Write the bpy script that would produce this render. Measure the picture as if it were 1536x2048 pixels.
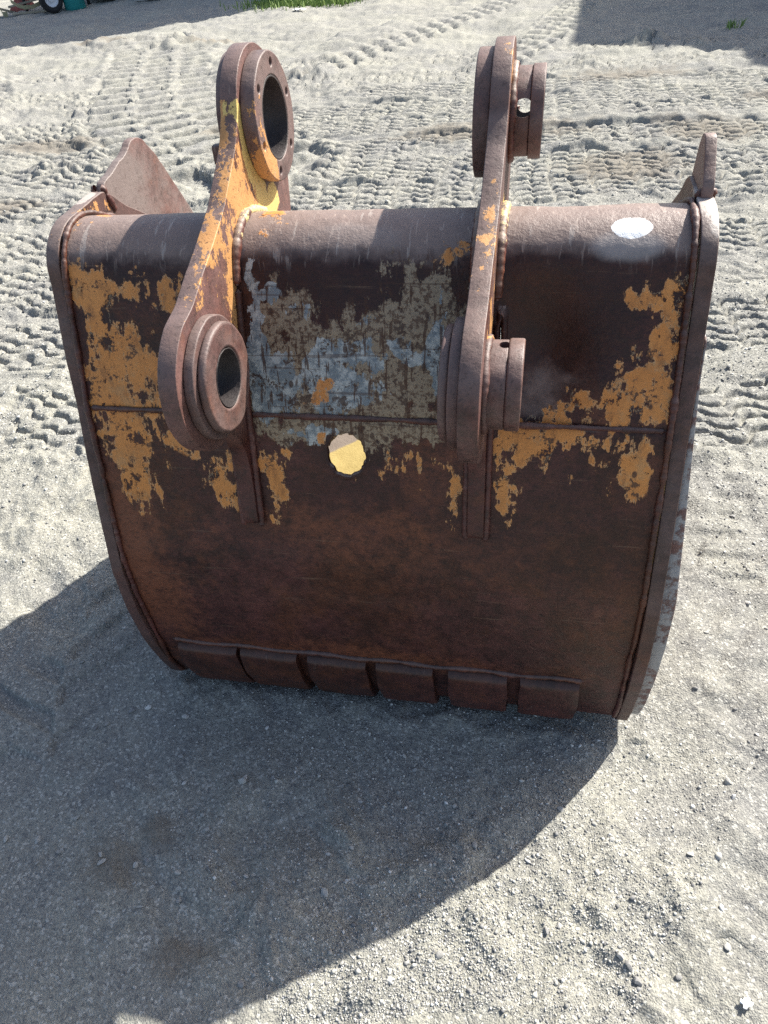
import bpy, bmesh, math, random
import numpy as np
from mathutils import Vector, Matrix

for o in list(bpy.data.objects): bpy.data.objects.remove(o)
random.seed(7); rng = np.random.default_rng(7)
scene = bpy.context.scene
COL = scene.collection
rad = math.radians

# ------------------------------------------------------------------ camera
CAM = Vector((0.3545, -1.2023, 1.7559)); PSI, TH, RO = 0.25625, rad(40.5), 0.10593
fwd = Vector((-math.sin(PSI)*math.cos(TH), math.cos(PSI)*math.cos(TH), -math.sin(TH)))
rgt0 = Vector((math.cos(PSI), math.sin(PSI), 0)); up0 = rgt0.cross(fwd)
rgt = rgt0*math.cos(RO) - up0*math.sin(RO); upv = up0*math.cos(RO) + rgt0*math.sin(RO)
cd = bpy.data.cameras.new('camera'); cam = bpy.data.objects.new('camera', cd); COL.objects.link(cam)
cd.sensor_fit = 'VERTICAL'; cd.sensor_height = 36; cd.sensor_width = 27; cd.lens = 36*1430/2048
cd.clip_start = .05; cd.clip_end = 2000
M = Matrix((rgt, upv, -fwd)).transposed().to_4x4(); M.translation = CAM
cam.matrix_world = M
scene.camera = cam
# ------------------------------------------------------------------ sky and sun
SUN_AZ, SUN_EL = 42.0, 42.4
world = bpy.data.worlds.new('World'); scene.world = world; world.use_nodes = True
wn = world.node_tree; bg = wn.nodes['Background']
sky = wn.nodes.new('ShaderNodeTexSky'); sky.sky_type = 'NISHITA'; sky.sun_disc = False
sky.sun_elevation = rad(SUN_EL); sky.sun_rotation = rad(SUN_AZ); sky.dust_density = 2.5; sky.ozone_density = 0.6
wn.links.new(sky.outputs[0], bg.inputs[0]); bg.inputs[1].default_value = 0.088
to_sun = Vector((math.sin(rad(SUN_AZ))*math.cos(rad(SUN_EL)), math.cos(rad(SUN_AZ))*math.cos(rad(SUN_EL)), math.sin(rad(SUN_EL))))
sl = bpy.data.lights.new('sun', 'SUN'); sl.energy = 4.6; sl.angle = rad(0.53); sl.color = (1.0, .955, .87)
sun = bpy.data.objects.new('sun', sl); COL.objects.link(sun)
sun.rotation_euler = to_sun.to_track_quat('Z', 'Y').to_euler(); sun.location = (4, 5, 8)
scene.view_settings.view_transform = 'Standard'; scene.view_settings.look = 'None'
scene.view_settings.gamma = 1; scene.view_settings.use_curve_mapping = False
scene.view_settings.exposure = 1.38
scene.cycles.use_denoising = False
scene.cycles.max_bounces = 8; scene.cycles.diffuse_bounces = 4; scene.cycles.glossy_bounces = 2

# ------------------------------------------------------------------ helpers
def link(o, parent=None):
    COL.objects.link(o)
    if parent is not None: o.parent = parent
    return o
def tag(o, label=None, cat=None, group=None, kind=None):
    if label: o['label'] = label
    if cat: o['category'] = cat
    if group: o['group'] = group
    if kind: o['kind'] = kind
    return o
def empty(name, loc=(0, 0, 0), rz=0):
    o = bpy.data.objects.new(name, None); o.location = loc; o.rotation_euler = (0, 0, rz); o.empty_display_size = .1
    return link(o)
def mesh_obj(name, verts, faces, mat, parent=None, sharp=35, smooth=True):
    me = bpy.data.meshes.new(name); me.from_pydata([tuple(v) for v in verts], [], [tuple(f) for f in faces]); me.update()
    if smooth: finish(me, sharp)
    me.materials.append(mat)
    return link(bpy.data.objects.new(name, me), parent)
def finish(me, sharp=35):
    me.polygons.foreach_set('use_smooth', np.ones(len(me.polygons), bool))
    me.set_sharp_from_angle(angle=rad(sharp))
def bm_obj(name, bm, mat, parent=None, sharp=35):
    me = bpy.data.meshes.new(name); bm.normal_update(); bm.to_mesh(me); bm.free(); finish(me, sharp); me.materials.append(mat)
    return link(bpy.data.objects.new(name, me), parent)

# numpy gradient noise
_perm = rng.permutation(4096); _g = rng.normal(size=(4096, 2)); _g /= np.linalg.norm(_g, axis=1)[:, None]
def pn(x, y):
    xi = np.floor(x).astype(np.int64); yi = np.floor(y).astype(np.int64); fx = x-xi; fy = y-yi
    def gr(ix, iy, dx, dy):
        h = _perm[(_perm[ix & 4095]+iy) & 4095]; return _g[h, 0]*dx+_g[h, 1]*dy
    u = fx*fx*fx*(fx*(fx*6-15)+10); v = fy*fy*fy*(fy*(fy*6-15)+10)
    a = gr(xi, yi, fx, fy); b = gr(xi+1, yi, fx-1, fy); c = gr(xi, yi+1, fx, fy-1); d = gr(xi+1, yi+1, fx-1, fy-1)
    return ((a*(1-u)+b*u)*(1-v)+(c*(1-u)+d*u)*v)*1.5
def fbm(x, y, o=4, g=.5):
    s = 0; a = 1
    for i in range(o): s = s+a*pn(x*2**i+17.3*i, y*2**i-9.1*i); a *= g
    return s
def sst(a, b, x):
    t = np.clip((x-a)/(b-a), 0, 1); return t*t*(3-2*t)

# node helpers
class NT:
    def __init__(s, name):
        s.m = bpy.data.materials.new(name); s.m.use_nodes = True; s.t = s.m.node_tree; s.t.nodes.clear()
        s.out = s.t.nodes.new('ShaderNodeOutputMaterial'); s.b = s.t.nodes.new('ShaderNodeBsdfPrincipled')
        s.t.links.new(s.b.outputs[0], s.out.inputs[0])
        s.P = s.n('ShaderNodeTexCoord').outputs['Object']
    def put(s, sock, v):
        if isinstance(v, bpy.types.NodeSocket): s.t.links.new(v, sock)
        elif isinstance(v, (int, float)) and sock.type == 'RGBA': sock.default_value = (v, v, v, 1)
        elif isinstance(v, tuple) and sock.type == 'RGBA' and len(v) == 3: sock.default_value = v+(1,)
        else: sock.default_value = v
    def n(s, ty, ins=None, **props):
        nd = s.t.nodes.new(ty)
        for k, v in props.items(): setattr(nd, k, v)
        for k, v in (ins or {}).items(): s.put(nd.inputs[k], v)
        return nd
    def math(s, op, a, b=0.0, c=0.0, clamp=False):
        nd = s.n('ShaderNodeMath', operation=op, use_clamp=clamp)
        for i, v in enumerate((a, b, c)): s.put(nd.inputs[i], v)
        return nd.outputs[0]
    def add(s, a, b): return s.math('ADD', a, b)
    def mul(s, a, b): return s.math('MULTIPLY', a, b)
    def sub(s, a, b): return s.math('SUBTRACT', a, b)
    def mx(s, a, b): return s.math('MAXIMUM', a, b)
    def mapv(s, sc=(1, 1, 1), rot=(0, 0, 0), loc=(0, 0, 0), v=None):
        return s.n('ShaderNodeMapping', {'Vector': v or s.P, 'Scale': sc, 'Rotation': rot, 'Location': loc}).outputs[0]
    def noise(s, scale, detail=5, rough=.6, v=None, dist=0.0):
        return s.n('ShaderNodeTexNoise', {'Vector': v or s.P, 'Scale': scale, 'Detail': detail, 'Roughness': rough, 'Distortion': dist}).outputs[0]
    def vor(s, scale, feature='F1', v=None, out='Distance', rnd=1.0):
        return s.n('ShaderNodeTexVoronoi', {'Vector': v or s.P, 'Scale': scale, 'Randomness': rnd}, feature=feature).outputs[out]
    def step(s, x, a, b, lo=0.0, hi=1.0):
        return s.n('ShaderNodeMapRange', {'Value': x, 'From Min': a, 'From Max': b, 'To Min': lo, 'To Max': hi}, interpolation_type='SMOOTHSTEP').outputs[0]
    def mix(s, f, a, b, bt='MIX'):
        nd = s.n('ShaderNodeMix', data_type='RGBA', blend_type=bt)
        s.put(nd.inputs[0], f); s.put(nd.inputs[6], a); s.put(nd.inputs[7], b); return nd.outputs[2]
    def attr(s, name): return s.n('ShaderNodeAttribute', attribute_name=name).outputs['Fac']
    def ramp(s, x, stops):
        nd = s.n('ShaderNodeValToRGB', {0: x}); e = nd.color_ramp.elements
        while len(e) < len(stops): e.new(.5)
        for i, (p, c) in enumerate(stops): e[i].position = p; e[i].color = tuple(c)+(1,) if len(c) == 3 else c
        return nd.outputs[0]
    def blob(s, c, r):
        v = s.n('ShaderNodeVectorMath', {0: s.P, 1: c}, operation='SUBTRACT').outputs[0]
        v = s.n('ShaderNodeVectorMath', {0: v, 1: tuple(1/k for k in r)}, operation='MULTIPLY').outputs[0]
        return s.sub(1.0, s.n('ShaderNodeVectorMath', {0: v}, operation='LENGTH').outputs['Value'])
    def normal_xyz(s):
        return s.n('ShaderNodeSeparateXYZ', {0: s.n('ShaderNodeNewGeometry').outputs['Normal']}).outputs
    def bump(s, h, st=.3, d=.01, nrm=None):
        i = {'Height': h, 'Strength': st, 'Distance': d}
        if nrm is not None: i['Normal'] = nrm
        return s.n('ShaderNodeBump', i).outputs[0]
    def fin(s, col, rough=.7, nrm=None, spec=.3, metal=0.0):
        s.put(s.b.inputs['Base Color'], col); s.put(s.b.inputs['Roughness'], rough); s.put(s.b.inputs['Metallic'], metal)
        s.put(s.b.inputs['Specular IOR Level'], spec)
        if nrm is not None: s.put(s.b.inputs['Normal'], nrm)
        return s.m
def plain(name, col, rough=.7, var=.25, sc=20, spec=.3, bs=.2):
    t = NT(name); n = t.noise(sc, 6, .65); n2 = t.noise(sc*7, 3, .6)
    f = t.add(t.mul(n, .7), t.mul(n2, .3))
    c = t.mix(t.step(f, .3, .7), tuple(k*(1-var) for k in col), tuple(min(1, k*(1+var)) for k in col))
    return t.fin(c, rough, t.bump(n2, bs, .01), spec)

# ------------------------------------------------------------------ ground height
def poly_track(x, y, pts):
    """signed offset and arc length along a polyline track"""
    best = np.full(x.shape, 1e9); S = np.zeros(x.shape); T = np.zeros(x.shape); acc = 0
    for (x0, y0), (x1, y1) in zip(pts[:-1], pts[1:]):
        dx, dy = x1-x0, y1-y0; L = math.hypot(dx, dy); ux, uy = dx/L, dy/L
        k = np.clip((x-x0)*ux+(y-y0)*uy, 0, L); px, py = x-(x0+k*ux), y-(y0+k*uy); d = px*px+py*py
        m = d < best; best = np.where(m, d, best); S = np.where(m, acc+k, S); T = np.where(m, ux*py-uy*px, T)
        acc += L
    return S, T, np.sqrt(best)
# (points, half width, lug pitch, lug slant, depth, style)
TRACKS = [([(x0, y0), (x0+3.2, y0+k), (x0+6.4, y0+.5*k), (x0+10, y0+1.3*k+e), (x0+14, y0+1.2*k+2.2*e)], hw, per, sp, dep, 1) for x0, y0, k, e, hw, per, sp, dep in (
 (-7, .9, .55, .3, .24, .24, .10, .028), (-8, 1.75, .40, .2, .26, .25, .10, .030), (-9, 2.55, .35, .1, .28, .25, .105, .034), (-9, 3.3, .30, -.1, .30, .27, .11, .034), (-9, 4.15, .25, .2, .32, .30, .115, .040), (-9, 4.95, .35, -.2, .32, .29, .12, .042), (-9, 5.75, .1, .1, .32, .31, .12, .044),
 (-9, 6.5, .25, .05, .30, .30, .125, .044), (-9, 7.3, -.1, .3, .32, .32, .13, .046), (-9, 8.2, .1, -.1, .32, .33, .14, .046), (-9, 9.2, -.15, .2, .32, .34, .15, .048), (-9, 10.3, .1, .0, .30, .36, .16, .046))]
TRACKS += [
 ([(-0.4, 9.6), (.1, 11.0), (.45, 13.0), (.9, 16.0), (1.2, 20.0)], .30, .42, .0, .080, 0),
 ([(-2.8, 9.8), (-2.2, 11.6), (-1.2, 14.2), (0, 18), (.4, 22)], .30, .44, .0, .075, 0),
 ([(-12, 12.4), (-9, 10.6), (-7.9, 9.0), (-7.2, 7.6)], .60, .40, .0, .080, 0),
 ([(-7.6, 14.2), (-6.4, 12.6), (-5.0, 9.2), (-4.3, 7.7), (-3.5, 6.6), (-2.4, 5.4)], .78, .42, .0, .085, 0),
 ([(-4.4, 2.4), (-2.8, 1.7), (-1.7, .9), (-1.15, .30), (-.9, -.4)], .20, .17, .5, .016, 2),
 ([(1.5, -.4), (1.22, .1), (1.12, .55), (1.3, 1.2), (1.9, 2.4)], .20, .105, .15, .011, 2),
 ([(.35, -.95), (.75, -.55), (1.1, -.42), (1.6, -.4)], .13, .15, .45, .009, 2),
 ([(.55, -.05), (.8, -.28), (1.05, -.6), (1.2, -.9)], .12, .16, .5, .010, 2),
]
MOUNDS = [(-6.4, 13.1, .34, .17), (-6.0, 13.2, .2, .08), (-5.5, 13.0, .3, .08), (1.62, 10.62, .22, .13), (1.45, 10.5, .16, .07), (2.1, 10.3, .25, .06), (-8.3, 13.6, .5, .12), (-7.6, 14.2, .5, .09), (-4.35, 5.4, .18, .07), (-4.1, 5.5, .15, .06),
          (-3.3, 4.2, .2, .05), (-2.7, 9.7, .3, .07), (-4.6, 12.6, .5, .07), (.8, 9.4, .3, .07), (-12.0, 25.5, 1.6, .9), (-11.2, 24.6, 1.2, .5), (2.7, 9.9, .2, .06), (-2.9, 12.2, .6, .06)]
def ground_h(x, y):
    r = np.hypot(x-.35, y+1.2)
    far = np.clip(r/3.0, .62, 2.2)
    h = .028*fbm(x*.55, y*.55, 3)*np.clip(r/3, .5, 2.5)
    wx = x+.08*fbm(x*3+5, y*3, 2); wy = y+.08*fbm(x*3, y*3+7, 2)
    lump = fbm(wx*2.3+3, wy*2.3, 3, .55)
    h = h + .016*lump*far
    rid = 1-np.abs(fbm(wx*3.4+31, wy*3.4-4, 3)); h = h + .010*(rid-.7)*np.clip(far, .6, 1.6)*sst(-.2, .5, fbm(x*.8+50, y*.8, 2))
    h = h + .016*fbm(wx*5.2-13, wy*5.2+2, 3, .55)*(1-sst(2.5, 4.5, r))
    # scuffed ruts: stretched ripples running away to the left
    ca, sa = math.cos(.55), math.sin(.55); u, v = x*ca+y*sa, -x*sa+y*ca
    rip = pn(u*3.0, v*9.0)+.5*pn(u*7+9, v*20)
    h = h + .007*rip*sst(-.1, .4, pn(x*.7+20, y*.7-8))
    for pts, hw, pitch, slant, dep, style in TRACKS:
        x0 = min(p[0] for p in pts)-1; x1 = max(p[0] for p in pts)+1; y0 = min(p[1] for p in pts)-1; y1 = max(p[1] for p in pts)+1
        m = (x > x0) & (x < x1) & (y > y0) & (y < y1)
        if not m.any(): continue
        xs, ys = x[m], y[m]; S, T, D = poly_track(xs, ys, pts)
        T = T+.03*pn(xs*4, ys*4)*hw/.3; D = np.abs(T)+np.maximum(D-np.abs(T)-.05, 0)
        w = 1-sst(hw*.92, hw*1.06, D); q = T/hw
        if style == 1:      # zigzag ribs running along the rut, cut by cross sipes
            zz = np.tanh(2.6*np.sin(2*math.pi*S/pitch+.8*pn(xs*1.3, ys*1.3)))
            fr = ((T+.30*slant*zz)/slant+.16*pn(xs*4, ys*4)) % 1.0
            cs = (2*S/pitch+.25+.2*pn(xs*3, ys*3)) % 1.0
            lug = np.maximum(sst(.08, .17, fr)-sst(.32, .54, fr), .30*(sst(.0, .08, cs)-sst(.16, .3, cs)))
        elif style == 2:
            ph = S/pitch+slant*np.abs(q)*hw/pitch*1.6+np.where(q > 0, .5, 0)
            fr = (ph+.13*pn(xs*5, ys*5)) % 1.0; lug = (sst(.22, .32, fr)-sst(.60, .72, fr))*(1-.6*(np.abs(q) < .05))
        else:
            chan = (np.abs(np.abs(q)-.34) < .09)
            ph = S/pitch+.10*np.abs(q)+np.where(np.abs(q) < .34, .45, 0)
            fr = (ph+.10*pn(xs*4, ys*4)) % 1.0; lug = (sst(.2, .32, fr)-sst(.62, .76, fr))*np.where(chan, .25, 1)
        strength = np.ones(xs.shape)*.95 if style == 0 else sst(-.7, -.15, pn(xs*.8+hw*90+y0*3.1, ys*.8)+.1) if style < 2 else sst(-.05, .45, pn(xs*2.6+hw*90, ys*2.6))
        berm = np.exp(-((D-hw*1.16)/(hw*.16))**2)
        hh = h[m]
        h[m] = hh*(1-.85*w*strength)+w*strength*(-dep*.55+dep*(1.0-lug)*(1.2 if style == 0 else 1.05))+berm*dep*.6*strength*(.6+.8*pn(xs*5, ys*5+3))
    for mx, my, mr, mh in MOUNDS:
        d = np.hypot(x-mx, y-my)/mr; h = h+mh*np.exp(-d*d)*(1+.7*fbm(x*4/mr*.4, y*4/mr*.4, 3))
    cl = fbm(wx*7+11, wy*7, 3, .6); h = h + .013*np.maximum(cl-.05, 0)*np.clip(far, .8, 2.0)*sst(-.3, .4, pn(x*1.1-7, y*1.1))
    h = h + .0040*fbm(x*14, y*14, 3, .6)*np.clip(far, .7, 1.8)
    # level bed under the bucket
    dx = np.maximum(np.abs(x)-.70, 0); dy = np.maximum(np.abs(y-.52)-.66, 0); d = np.hypot(dx, dy)
    k = 1-sst(.0, .30, d)
    h = h*(1-k) + k*(-.004+.003*fbm(x*9, y*9, 3))
    fr_ = np.exp(-((y+.075)/.05)**2)*(np.abs(x) < .75); h = h+fr_*(.008+.012*fbm(x*11, y*11+3, 3)); sd = np.exp(-((np.abs(x)-.70)/.035)**2)*(y > -.05)*(y < 1.3); h = h+sd*(.008+.010*fbm(x*11, y*11-8, 3))
    h = h-.045*np.exp(-((x-.72)/.26)**2-((y+.10)/.24)**2)
    fade = 1-sst(40, 90, r)
    return h*fade

def polar_ground():
    th = np.concatenate([np.linspace(-58, 36, 720), np.linspace(42, 296, 52)])   # degrees clockwise from +Y, dense ahead of the camera
    r = np.concatenate([[.0], np.geomspace(.3, 2.6, 430), np.geomspace(2.607, 10, 520), np.geomspace(10.05, 42, 230), np.geomspace(45, 700, 26)])
    T, Rr = np.meshgrid(np.radians(th), r); X = .3545+Rr*np.sin(T); Y = -1.2023+Rr*np.cos(T)
    Z = ground_h(X.ravel(), Y.ravel()).reshape(X.shape)
    nr, nt = X.shape; V = np.stack([X, Y, Z], -1).reshape(-1, 3)
    i, j = np.meshgrid(np.arange(nr-1), np.arange(nt), indexing='ij'); j2 = (j+1) % nt
    F = np.stack([i*nt+j, i*nt+j2, (i+1)*nt+j2, (i+1)*nt+j], -1).reshape(-1, 4)
    return V, F
V, F = polar_ground()
gm = bpy.data.meshes.new('ground'); gm.vertices.add(len(V)); gm.vertices.foreach_set('co', V.ravel())
gm.loops.add(F.size); gm.loops.foreach_set('vertex_index', F.ravel().astype(np.int32))
gm.polygons.add(len(F)); gm.polygons.foreach_set('loop_start', (np.arange(len(F))*4).astype(np.int32))
gm.update(calc_edges=True); gm.validate(); gm.polygons.foreach_set('use_smooth', np.ones(len(gm.polygons), bool))

MOIST = [(.95, 5.0, .7, .5), (1.7, 6.0, .6, .5), (-.2, 6.2, 1.2, .4), (-5.6, 13.1, .8, .3), (-8.5, 13.9, 1.2, .35), (-2.9, 6.6, .5, .3), (1.2, 8.6, .9, .4), (-3.6, 9.6, .8, .3), (-.62, -.60, .13, .09), (-.35, -.76, .10, .07), (-.5, -.5, .06, .05), (-4.9, 6.4, .9, .35), (-4.2, 4.4, .5, .3), (2.8, 7.2, .8, .4), (1.1, 5.3, .35, .2)]
mo = np.zeros(len(V))
for mx, my, rx, ry in MOIST: mo = np.maximum(mo, np.exp(-((V[:, 0]-mx)/rx)**2-((V[:, 1]-my)/ry)**2))
a = gm.attributes.new('moist', 'FLOAT', 'POINT'); a.data.foreach_set('value', mo.astype(np.float32))

def ground_mat():
    t = NT('sandy_gravel_ground')
    big = t.noise(.55, 4, .6); mid = t.noise(4.5, 6, .68); fine = t.noise(85, 5, .75); grit = t.vor(210, v=None); grit2 = t.noise(330, 2, .7)
    c = t.mix(t.step(mid, .34, .66), (.225, .222, .205), (.375, .366, .305))
    c = t.mix(t.mul(t.step(big, .42, .65), .55), c, (.44, .43, .335))
    c = t.mix(t.mul(t.step(t.noise(1.4, 5, .65), .52, .70), .6), c, (.20, .205, .21)); c = t.mix(t.mul(t.step(t.noise(9, 6, .75), .52, .66), .45), c, (.17, .172, .175))
    sp = t.step(t.add(t.mul(fine, .6), t.mul(grit2, .4)), .34, .66)
    c = t.mix(t.mul(sp, .62), t.mix(.62, c, (.09, .09, .095)), t.mix(.35, c, (.60, .585, .52)))
    pc = t.vor(170, out='Color'); sepc = t.n('ShaderNodeSeparateColor', {0: pc}).outputs[0]
    c = t.mix(t.mul(t.step(sepc, .80, .98), .55), c, (.56, .55, .50))
    c = t.mix(t.mul(t.step(sepc, .22, .02), .5), c, (.11, .11, .115))
    mo = t.attr('moist'); mf = t.step(t.add(mo, t.mul(t.sub(t.noise(5, 6, .75), .5), 1.6)), .35, .95)
    c = t.mix(t.mul(mf, .6), c, (.17, .145, .115))
    hgt = t.add(t.mul(fine, 1.0), t.add(t.mul(grit2, .5), t.mul(t.sub(1.0, grit), .55)))
    b = t.bump(t.noise(26, 5, .7), .55, .02); b = t.bump(hgt, .75, .006, b)
    return t.fin(c, .95, b, .12)
GROUND = ground_mat(); gm.materials.append(GROUND)
ground = link(bpy.data.objects.new('ground', gm)); tag(ground, kind='structure')

# ------------------------------------------------------------------ sheds beyond the top of the frame (they shade the yard)
def shed(name, fp, H, mat, roofmat, label, door_side):
    e = empty(name, (fp[0][0], fp[0][1], 0)); ox, oy = fp[0]
    n = len(fp); P2 = [(x-ox, y-oy) for x, y in fp]
    area = sum(P2[i][0]*P2[(i+1) % n][1]-P2[(i+1) % n][0]*P2[i][1] for i in range(n))
    if area < 0: P2 = P2[::-1]
    vs = [(x, y, -.3) for x, y in P2]+[(x, y, H-.25) for x, y in P2]
    mesh_obj('wall', vs, [(i, (i+1) % n, n+(i+1) % n, n+i) for i in range(n)], mat, e, smooth=False)
    vs = [(x, y, H-.25) for x, y in P2]+[(x, y, H) for x, y in P2]
    mesh_obj('roof', vs, [tuple(range(n))[::-1], tuple(range(n, 2*n))]+[(i, (i+1) % n, n+(i+1) % n, n+i) for i in range(n)], roofmat, e, smooth=False)
    i = door_side; a, b = Vector(P2[i]), Vector(P2[(i+1) % n]); d = (b-a).normalized(); nn = Vector((d.y, -d.x)); m = (a+b)/2
    q = []
    for z in (0, 3.2):
        for s_, o_ in ((-1.4, .0), (1.4, .0), (1.4, .07), (-1.4, .07)): p = m+d*s_+nn*o_; q.append((p.x, p.y, z))
    mesh_obj('door', q, [(0, 3, 2, 1), (4, 5, 6, 7), (0, 1, 5, 4), (1, 2, 6, 5), (2, 3, 7, 6), (3, 0, 4, 7)], roofmat, e, smooth=False)
    tag(e, label, 'shed')
WALLM = plain('pale_shed_cladding', (.42, .42, .40), .6, .1, 3); ROOFM = plain('grey_shed_roof', (.22, .22, .23), .6, .15, 3)
shed('storage_shed', [(0, 25.5), (-6, 23.6), (-7, 40), (5, 38)], 13.0, WALLM, ROOFM, 'tall pale shed beyond the top of the picture, shading the upper left of the yard', 0)
shed('workshop_shed', [(7.15, 18.0), (9.15, 17.05), (9.12, 16.1), (15, 14), (17, 24), (7.45, 25)], 9.0, WALLM, ROOFM, 'lower stepped shed beyond the top right corner, shading the upper right of the yard', 3)

# ------------------------------------------------------------------ bucket materials
PAINT_ORANGE = [(-0.555,0.552,0.026,0.098,1),(-0.587,0.501,0.016,0.051,0.8),(-0.557,0.669,0.039,0.066,1),(-0.471,0.656,0.033,0.059,0.9),(-0.382,0.51,0.061,0.022,0.75),(-0.486,0.486,0.068,0.022,0.6),(-0.523,0.723,0.085,0.02,0.8),(-0.429,0.602,0.035,0.042,0.45),(-0.525,0.805,0.052,0.063,1),(-0.529,0.897,0.026,0.07,0.9),(-0.428,0.794,0.042,0.03,0.7),(-0.357,0.797,0.036,0.036,0.6),(-0.314,0.91,0.029,0.04,0.75),(-0.318,0.855,0.036,0.037,0.5),(-0.189,0.891,0.026,0.059,0.85),(-0.207,0.966,0.017,0.033,0.6),(-0.076,0.698,0.03,0.013,0.9),(-0.058,0.675,0.015,0.014,0.8),(-0.092,0.704,0.024,0.009,1),(-0.082,0.802,0.022,0.011,0.5),(0.587,0.506,0.019,0.039,0.95),(0.548,0.508,0.026,0.014,0.85),(0.595,0.586,0.021,0.072,0.85),(0.581,0.664,0.032,0.056,0.85),(0.528,0.685,0.038,0.04,0.75),(0.466,0.709,0.046,0.023,0.7),(0.392,0.734,0.067,0.01,0.5),(0.347,0.788,0.049,0.034,1),(0.444,0.781,0.072,0.025,0.9),(0.568,0.783,0.013,0.057,0.8),(0.556,0.837,0.013,0.045,0.8),(0.49,0.819,0.029,0.032,0.5),(0.319,0.925,0.021,0.038,0.8),(0.305,0.857,0.014,0.056,0.7),(0.213,0.926,0.013,0.05,0.8),(0.122,0.844,0.064,0.034,0.36),(0.211,0.418,0.028,0.027,0.7),(0.184,0.436,0.019,0.018,0.4),(-0.021,0.887,0.034,0.014,0.25),(-0.173,0.343,0.032,0.026,0.3),(-0.185,0.305,0.024,0.024,0.9),(-0.181,0.378,0.015,0.024,0.6),(-0.577,0.329,0.036,0.069,0.35),(-0.508,0.954,0.052,0.053,0.3),(0.499,0.857,0.058,0.033,0.3)]
PAINT_BLUE = [(-0.17,0.508,0.021849999999999998,0.0117,0.84),(-0.205,0.599,0.0133,0.1188,0.9),(-0.206,0.681,0.0209,0.0567,0.95),(-0.151,0.685,0.056999999999999995,0.0468,0.95),(-0.074,0.672,0.0608,0.051300000000000005,0.85),(-0.01,0.645,0.04939999999999999,0.0405,0.76),(0.01,0.685,0.05985,0.0279,0.66),(-0.045,0.596,0.044649999999999995,0.0162,0.56),(0.093,0.584,0.03325,0.015300000000000001,0.49),(0.138,0.603,0.038,0.0171,0.56),(0.173,0.621,0.0209,0.0702,0.9),(0.013,0.551,0.02375,0.0108,0.42),(-0.109,0.789,0.044649999999999995,0.0162,1.04),(-0.152,0.548,0.0608,0.0261,0.24),(-0.109,0.528,0.01995,0.0171,0.35),(0.165,0.366,0.05415,0.0342,0.17)]
PAINT_TAN = [(-0.011,0.666,0.209,0.1008,0.88),(0.143,0.603,0.08454999999999999,0.1134,0.88),(-0.154,0.578,0.0608,0.081,0.7),(0.152,0.517,0.0551,0.0252,0.39),(-0.102,0.775,0.11589999999999999,0.028800000000000003,0.88),(0.144,0.765,0.09784999999999999,0.0252,0.88),(-0.108,0.509,0.03895,0.0342,0.33),(-0.007,0.547,0.057949999999999995,0.0171,0.44),(0.168,0.399,0.0627,0.0441,0.19),(-0.406,0.561,0.0646,0.0549,0.26)]
PAINT_WHITE = [(0.512,0.376,0.024,0.015,1.3), (0.5,0.372,0.016,0.008,1.1)]
DUST_GREY = [(0.507,0.412,0.053,0.022,1.0),(-0.007,0.386,0.119,0.033,0.5),(-0.115,0.344,0.083,0.052,0.3)]
RUST_RED = [(-0.589,1.142,0.042,0.186,0.9),(-0.546,1.277,0.073,0.124,0.6),(-0.525,1.035,0.04,0.07,0.5),(-0.028,1.011,0.233,0.052,0.5),(0.039,1.045,0.231,0.079,0.4),(0.368,0.656,0.085,0.068,0.5),(0.436,0.693,0.075,0.039,0.6),(-0.072,1.442,0.279,0.038,0.5),(-0.484,1.497,0.096,0.06,0.4),(-0.375,1.065,0.077,0.056,0.3),(0.196,0.874,0.105,0.069,0.4)]
RUST_DARK = [(.40,.52,.13,.20,1.0),(.33,.62,.06,.14,.9),(.0,.45,.24,.09,.95),(-.10,.53,.06,.05,.5),(.03,.52,.05,.09,.6),(-.46,.44,.16,.05,.9),(-.36,.62,.06,.10,.6),(.5,.45,.12,.05,.8),(.0,.90,.12,.10,.5),(-.40,.88,.10,.10,.5),(-.03,.81,.07,.07,.9),(.25,.95,.08,.12,.6),(-.25,.95,.07,.12,.6),(.45,.95,.16,.12,.5)]
def rust_base(t, lift=1.0, grey=0.0):
    n1 = t.noise(7, 8, .68); n2 = t.noise(34, 7, .72); n3 = t.noise(150, 4, .7)
    f = t.add(t.mul(n1, .45), t.add(t.mul(n2, .35), t.mul(n3, .2)))
    k = lift
    c = t.ramp(f, [(.33, (.015*k, .0058*k, .0042*k)), (.46, (.044*k, .0148*k, .0082*k)), (.56, (.082*k, .027*k, .0128*k)), (.68, (.165*k, .063*k, .029*k))])
    hue = t.noise(2.6, 5, .65); c = t.mix(t.mul(t.step(hue, .36, .58), .75), c, t.mix(t.step(f, .36, .62), (.016*k, .0052*k, .0060*k), (.098*k, .034*k, .032*k)))
    c = t.mix(t.mul(t.step(t.noise(13, 7, .7), .52, .68), .45), c, (.120*k, .040*k, .017*k))
    if grey: c = t.mix(t.mul(t.step(t.noise(3.5, 6, .7), .3, .65), grey), c, t.mix(n2, (.060*k, .047*k, .0445*k), (.092*k, .074*k, .069*k)))
    return c, n1, n2, n3
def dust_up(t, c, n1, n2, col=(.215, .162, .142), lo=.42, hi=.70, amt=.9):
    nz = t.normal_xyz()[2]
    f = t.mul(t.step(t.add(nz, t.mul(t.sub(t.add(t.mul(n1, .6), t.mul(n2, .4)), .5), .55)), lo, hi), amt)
    return t.mix(f, c, t.mix(n2, tuple(k*.78 for k in col), tuple(k*1.18 for k in col)))

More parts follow.
